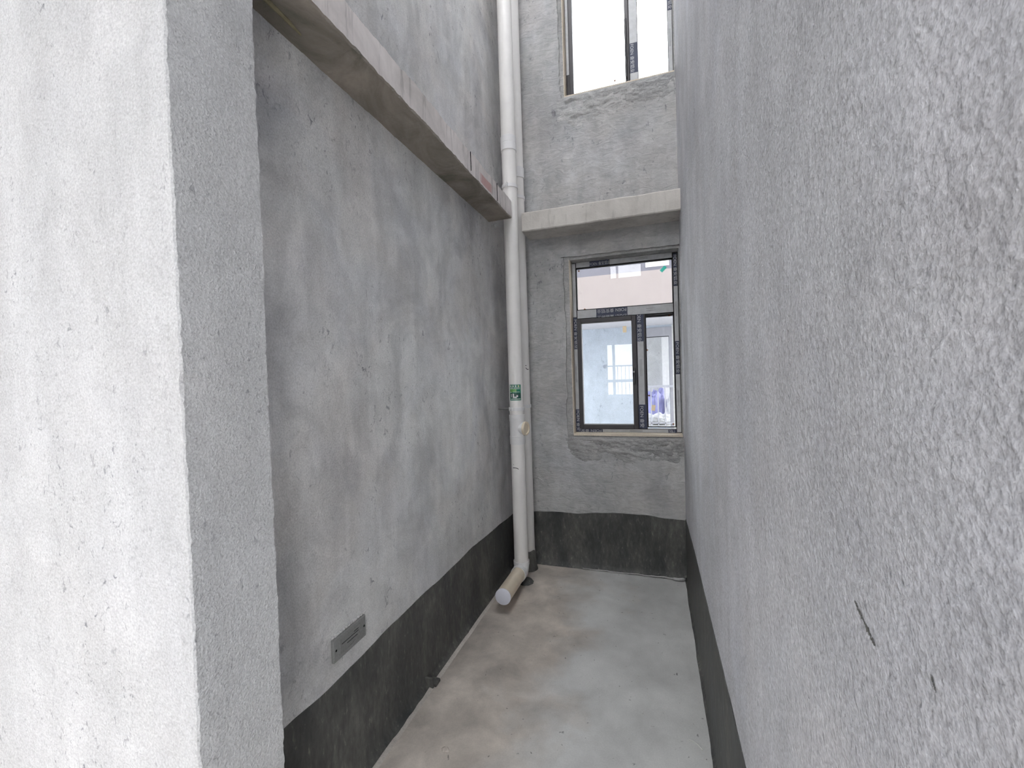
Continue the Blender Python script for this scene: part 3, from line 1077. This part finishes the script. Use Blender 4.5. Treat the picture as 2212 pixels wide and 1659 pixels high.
# ---- rear pipe
GX, GY = -.954, 3.160
rp = empty('drain_pipe', (GX, GY, 0))
tag(rp, 'plain white drain pipe half hidden behind the stickered one, entering a black floor collar', 'pipe', 'drain pipes in the niche corner')
bm = bmesh.new()
vcyl(bm, GX, GY, [(0.01, RP), (3.03, RP)], 48)
auto_smooth(link('lower_pipe', bm, M['pvc'], rp))
bm = bmesh.new()
vcyl(bm, GX, GY, [(3.03, RP), (ZTOP, RP)], 48)
auto_smooth(link('upper_pipe', bm, M['pvc'], rp))
bm = bmesh.new()
vcyl(bm, GX, GY, [(2.992, RP), (2.992, RP + .0045), (3.068, RP + .0045), (3.07, RP)], 48)
auto_smooth(link('coupling', bm, M['pvc_white'], rp), 25)
clamp(rp, GX, GY, 2.845, None, None, YB)
clamp(rp, GX, GY, 1.262, None, None, YB)
bm = bmesh.new()
rings = []
for kz, (z, r) in enumerate(((0., .072), (.02, .066), (.08, .060), (.14, .0585), (.150, .0525))):
    ring = []
    for i in range(40):
        t = 2 * math.pi * i / 40
        w = ns(math.cos(t) * 4, math.sin(t) * 4, 3.) * (.02 if kz > 2 else .004)
        ring.append((GX + r * math.cos(t), GY + r * math.sin(t), max(0, z + w)))
    rings.append(ring)
ring_loft(bm, rings)
auto_smooth(link('floor_collar', bm, M['coat'], rp), 60)
bm = bmesh.new()
stroke(bm, [(24, 1.573), (34, 1.569)], GX, GY, RP + .0006, .005)
stroke(bm, [(28, 1.556), (32, 1.547), (44, 1.542), (58, 1.543)], GX, GY, RP + .0006, .005)
link('marker_scribble', bm, M['scribble'], rp)

# ================================================================== small things
jb = empty('junction_box', (XL, 1.282, .555))
tag(jb, 'cement smeared junction box cover low on the left wall above the black coating', 'junction box')
bm = bmesh.new()
bx(bm, XL - .002, XL + .012, 1.193, 1.371, .513, .597, .004)
link('cover_plate', bm, M['plate'], jb)
bm = bmesh.new()
y0, y1, z0, z1 = 1.225, 1.340, .528, .582
for b in ((y0, y1, z0, z0 + .003), (y0, y1, z1 - .003, z1), (y0, y0 + .003, z0, z1), (y1 - .003, y1, z0, z1)):
    bx(bm, XL + .011, XL + .0135, b[0], b[1], b[2], b[3], .0008)
link('raised_border', bm, M['plate'], jb)
for y, z in ((1.206, .555), (1.358, .557)):
    bm = bmesh.new()
    lathe(bm, [((XL + .010, y, z), (1, 0, 0), .0042), ((XL + .0125, y, z), (1, 0, 0), .0042)], 14)
    link('screw_hole', bm, M['hole'], jb)
for a, b, z in ((1.235, 1.325, .560), (1.262, 1.318, .548), (1.30, 1.325, .568)):
    box('embossed_line', XL + .0118, XL + .0126, a, b, z, z + .0022, M['hole'], jb)
bm = bmesh.new()
for i in range(14):
    y = 1.20 + .18 * i / 13
    s = .004 + .004 * abs(ns(y * 40, 2))
    bx(bm, XL - .003, XL + .004 + s * .6, y - s, y + s * 1.3, .598, .598 + s * 1.3, .0012)
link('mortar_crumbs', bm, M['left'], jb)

bm = bmesh.new()
tube(bm, [(.100, 1.832, .003), (.118, 1.826, .004), (.135, 1.812, .004), (.148, 1.795, .003)], .0016, 8)
tag(link('plastic_scrap', bm, M['wire'], None, True), 'thin pale curved strip of scrap lying on the floor by the right wall', 'scrap')


def chip(name, x, y, s, label, cat, mat, seed):
    bm = bmesh.new()
    bmesh.ops.create_icosphere(bm, subdivisions=3, radius=1)
    for v in bm.verts:
        f = 1 + .45 * noise.noise(v.co * 1.6 + Vector((seed, 0, 0)))
        v.co = Vector((x + v.co.x * s * f, y + v.co.y * s * .8 * f, max(0, v.co.z * s * .35 * f)))
    return tag(auto_smooth(link(name, bm, mat), 50), label, cat)


def gouge(pts, w, seed):
    """ragged scratch dug into the right wall; pts = (y, z)"""
    bm = bmesh.new()
    prev = None
    n = 26
    for i in range(n + 1):
        t = i / n * (len(pts) - 1)
        a = min(int(t), len(pts) - 2)
        f = t - a
        y = pts[a][0] + (pts[a + 1][0] - pts[a][0]) * f
        z = pts[a][1] + (pts[a + 1][1] - pts[a][1]) * f
        hw = w * (.2 + .8 * math.sin(math.pi * i / n)) * (.35 + 1.6 * abs(ns(i * .53, seed)))
        o_ = ns(i * .5, seed + 4) * w * .6
        q = [bm.verts.new((XR - .0006, y + .5 * (o_ + e * hw), z - .87 * (o_ + e * hw))) for e in (-1, .1, 1)]
        if prev:
            bm.faces.new((prev[0], prev[1], q[1], q[0]))
            bm.faces.new((prev[1], prev[2], q[2], q[1]))
        prev = q
    link('gouge', bm, M['gouge'], wall_right)


gouge([(.5355, 1.252), (.528, 1.247), (.520, 1.243), (.515, 1.241)], .0042, 1.)
gouge([(.516, 1.2415), (.508, 1.2375), (.499, 1.233), (.491, 1.229)], .0046, 3.)
gouge([(.405, 1.262), (.398, 1.252)], .0022, 8.)
bm = bmesh.new()
prev = None
for i in range(161):
    y = YJ2 + (YB - YJ2) * i / 160
    x0 = XL + .030 + ns(y * 5, 4.2) * .004
    wv = ns(y * 9, 3) * .005 + ns(y * 30, 6) * .002
    q = [bm.verts.new(p) for p in ((x0 - .004, y, .006), (x0 + .006 + wv * .5, y, .0045 + abs(wv) * .4), (x0 + .013 + wv, y, .0008), (x0 + .018 + wv, y, -.001))]
    if prev:
        for t in range(3): bm.faces.new((prev[t], prev[t + 1], q[t + 1], q[t]))
    prev = q
link('mortar_lip', bm, M['lip'], floor_o, True)
chip('mortar_crumb', -.832, 1.515, .016, 'small pale mortar crumb stuck on the floor near the left wall', 'rubble', M['floor'], 2.)
bm = bmesh.new()
bx(bm, XL + .002, XL + .045, 1.80, 1.812, .0, .05, .003)
bx(bm, XL + .002, XL + .055, 1.812, 1.86, .0, .018, .004)
tag(link('coated_stub', bm, M['coat']), 'small black coated stub at the foot of the left wall', 'stub')
bm = bmesh.new()
tube(bm, [(-1.06, 2.93, 2.600), (-1.058, 2.935, 2.585), (-1.06, 2.94, 2.57)], [.014, .017, .008], 10)
link('mortar_drip', bm, M['mortar'], lb, True)

# ================================================================== outside: courtyard and house opposite
gy = YB + .24
tag(box('courtyard_ground', -14, 14, gy + .02, 12, -.35, -.2, M['asphalt']), 'grey paved courtyard between the two buildings', 'ground', kind='structure')
# unseen tall wall, added around and above the niche to shade the courtyard
TH, TW = 20., 16.
shade_tower = empty('courtyard_shade_wall', (0, gy - .1, 0))
tag(shade_tower, 'unseen tall wall added to shade the courtyard and the house opposite', 'building', kind='structure')
box('shade_wall', -TW, XL - .25, gy - .12, gy, 0, TH, M['shade_tower'], shade_tower)
box('shade_wall', XR + .25, TW, gy - .12, gy, 0, TH, M['shade_tower'], shade_tower)
box('shade_wall', XL - .25, XR + .25, gy - .12, gy, ZTOP + .16, TH, M['shade_tower'], shade_tower)

FB = 9.0      # recessed wall of the house opposite
house = empty('house', (0, FB, 0))
tag(house, 'pale house opposite seen through the lower window with pink parapet', 'house')
# blue wall with the terrace doorway
dx0, dx1, dz0, dz1 = -.13, .304, .36, 2.18
HX0, HX1 = -2.2, 1.4
hw = wall_with_holes('wall', HX0, HX1, FB, FB + .2, [(dx0, dx1, dz0, dz1)], M['blue_wall'], 2.404)
hw.parent = house
hw.matrix_parent_inverse = Matrix.Translation(-house.location)
box('pier', -.34, -.13, FB - .012, FB + .2, -.2, 2.40, M['light_wall'], house)
box('pier', .36, HX1, FB - .012, FB + .2, -.2, 2.40, M['light_wall'], house)
box('soffit', HX0, HX1, 7.5, FB + .2, 2.404, 2.52, M['soffit'], house)
box('parapet', HX0, HX1, 7.5, 7.65, 2.404, 3.164, M['pink'], house)
box('upper_wall', HX0, HX1, FB, FB + .2, 2.52, 3.95, M['lavender'], house)
box('terrace_shade_roof', HX0, HX1, FB + .2, 11.3, 2.62, 2.74, M['soffit'], house)  # out of view, added to darken the terrace behind the doorway
box('roof', HX0, HX1, FB - .05, FB + .9, 3.95, 4.05, M['soffit'], house)
uw = box('upper_panel', -.10, .34, FB - .02, FB + .02, 3.56, 3.70, M['white_paint'], house)  # small pale rectangle set on the upper wall
box('pane', -.08, .32, FB - .026, FB - .018, 3.575, 3.685, M['pale_panel'], uw)
# terrace doorway
box('lintel', dx0 - .02, .36, FB - .02, FB + .2, 2.18, 2.357, M['lintel'], house)
box('door_frame', .304, .36, FB - .02, FB + .12, .36, 2.18, M['lintel'], house)
box('terrace_floor', HX0, HX1, FB + .2, 12.6, .24, .36, M['light_wall'], house)
box('terrace_wall', HX0, .204, 11.0, 11.2, .36, 2.62, M['light_wall'], house)
box('terrace_column', .204, .37, 10.85, 11.2, .36, 2.62, M['white_paint'], house)
box('terrace_wall', .37, HX1, 11.0, 11.2, .36, 2.62, M['light_wall'], house)
rl = empty('balcony_railing', (.09, FB - .04, .4))
tag(rl, 'grey steel railing across the doorway seen in the right pane of the lower window', 'railing')
box('top_rail', dx0 - .05, .36, FB - .06, FB - .02, 1.168, 1.212, M['rail'], rl)
box('bottom_rail', dx0 - .05, .36, FB - .05, FB - .03, .452, .472, M['rail'], rl)
for x in (-.056, .075, .205):
    box('baluster', x - .010, x + .010, FB - .05, FB - .03, .30, 1.17, M['rail'], rl)


def heap(name, cx, cy, z0, rx, ry, h, mat, seed, label, cat, rough=.25):
    bm = bmesh.new()
    bmesh.ops.create_icosphere(bm, subdivisions=4, radius=1)
    for v in bm.verts:
        f = 1 + rough * noise.noise(v.co * 1.7 + Vector((seed, 1, 2))) + rough * .5 * noise.noise(v.co * 5 + Vector((seed, 1, 2)))
        v.co = Vector((cx + v.co.x * rx * f, cy + v.co.y * ry * f, z0 + max(0, (v.co.z * .5 + .5) * h * f)))
    return tag(auto_smooth(link(name, bm, mat), 60), label, cat)


heap('tarp_bundle', .01, 10.4, .365, .24, .22, .72, M['tarp'], 3.3, 'violet blue tarp bundle behind the balcony railing', 'tarp')
heap('plastic_sheet', .10, 9.62, .365, .30, .20, .20, M['sheet'], 5.5, 'crumpled white plastic sheet on the terrace behind the railing', 'sheet', .5)
heap('plastic_sheet', .335, 10.3, .365, .07, .12, .56, M['sheet'], 9.5, 'upright white plastic sheet with a blue strip beside the tarp bundle', 'sheet', .4)
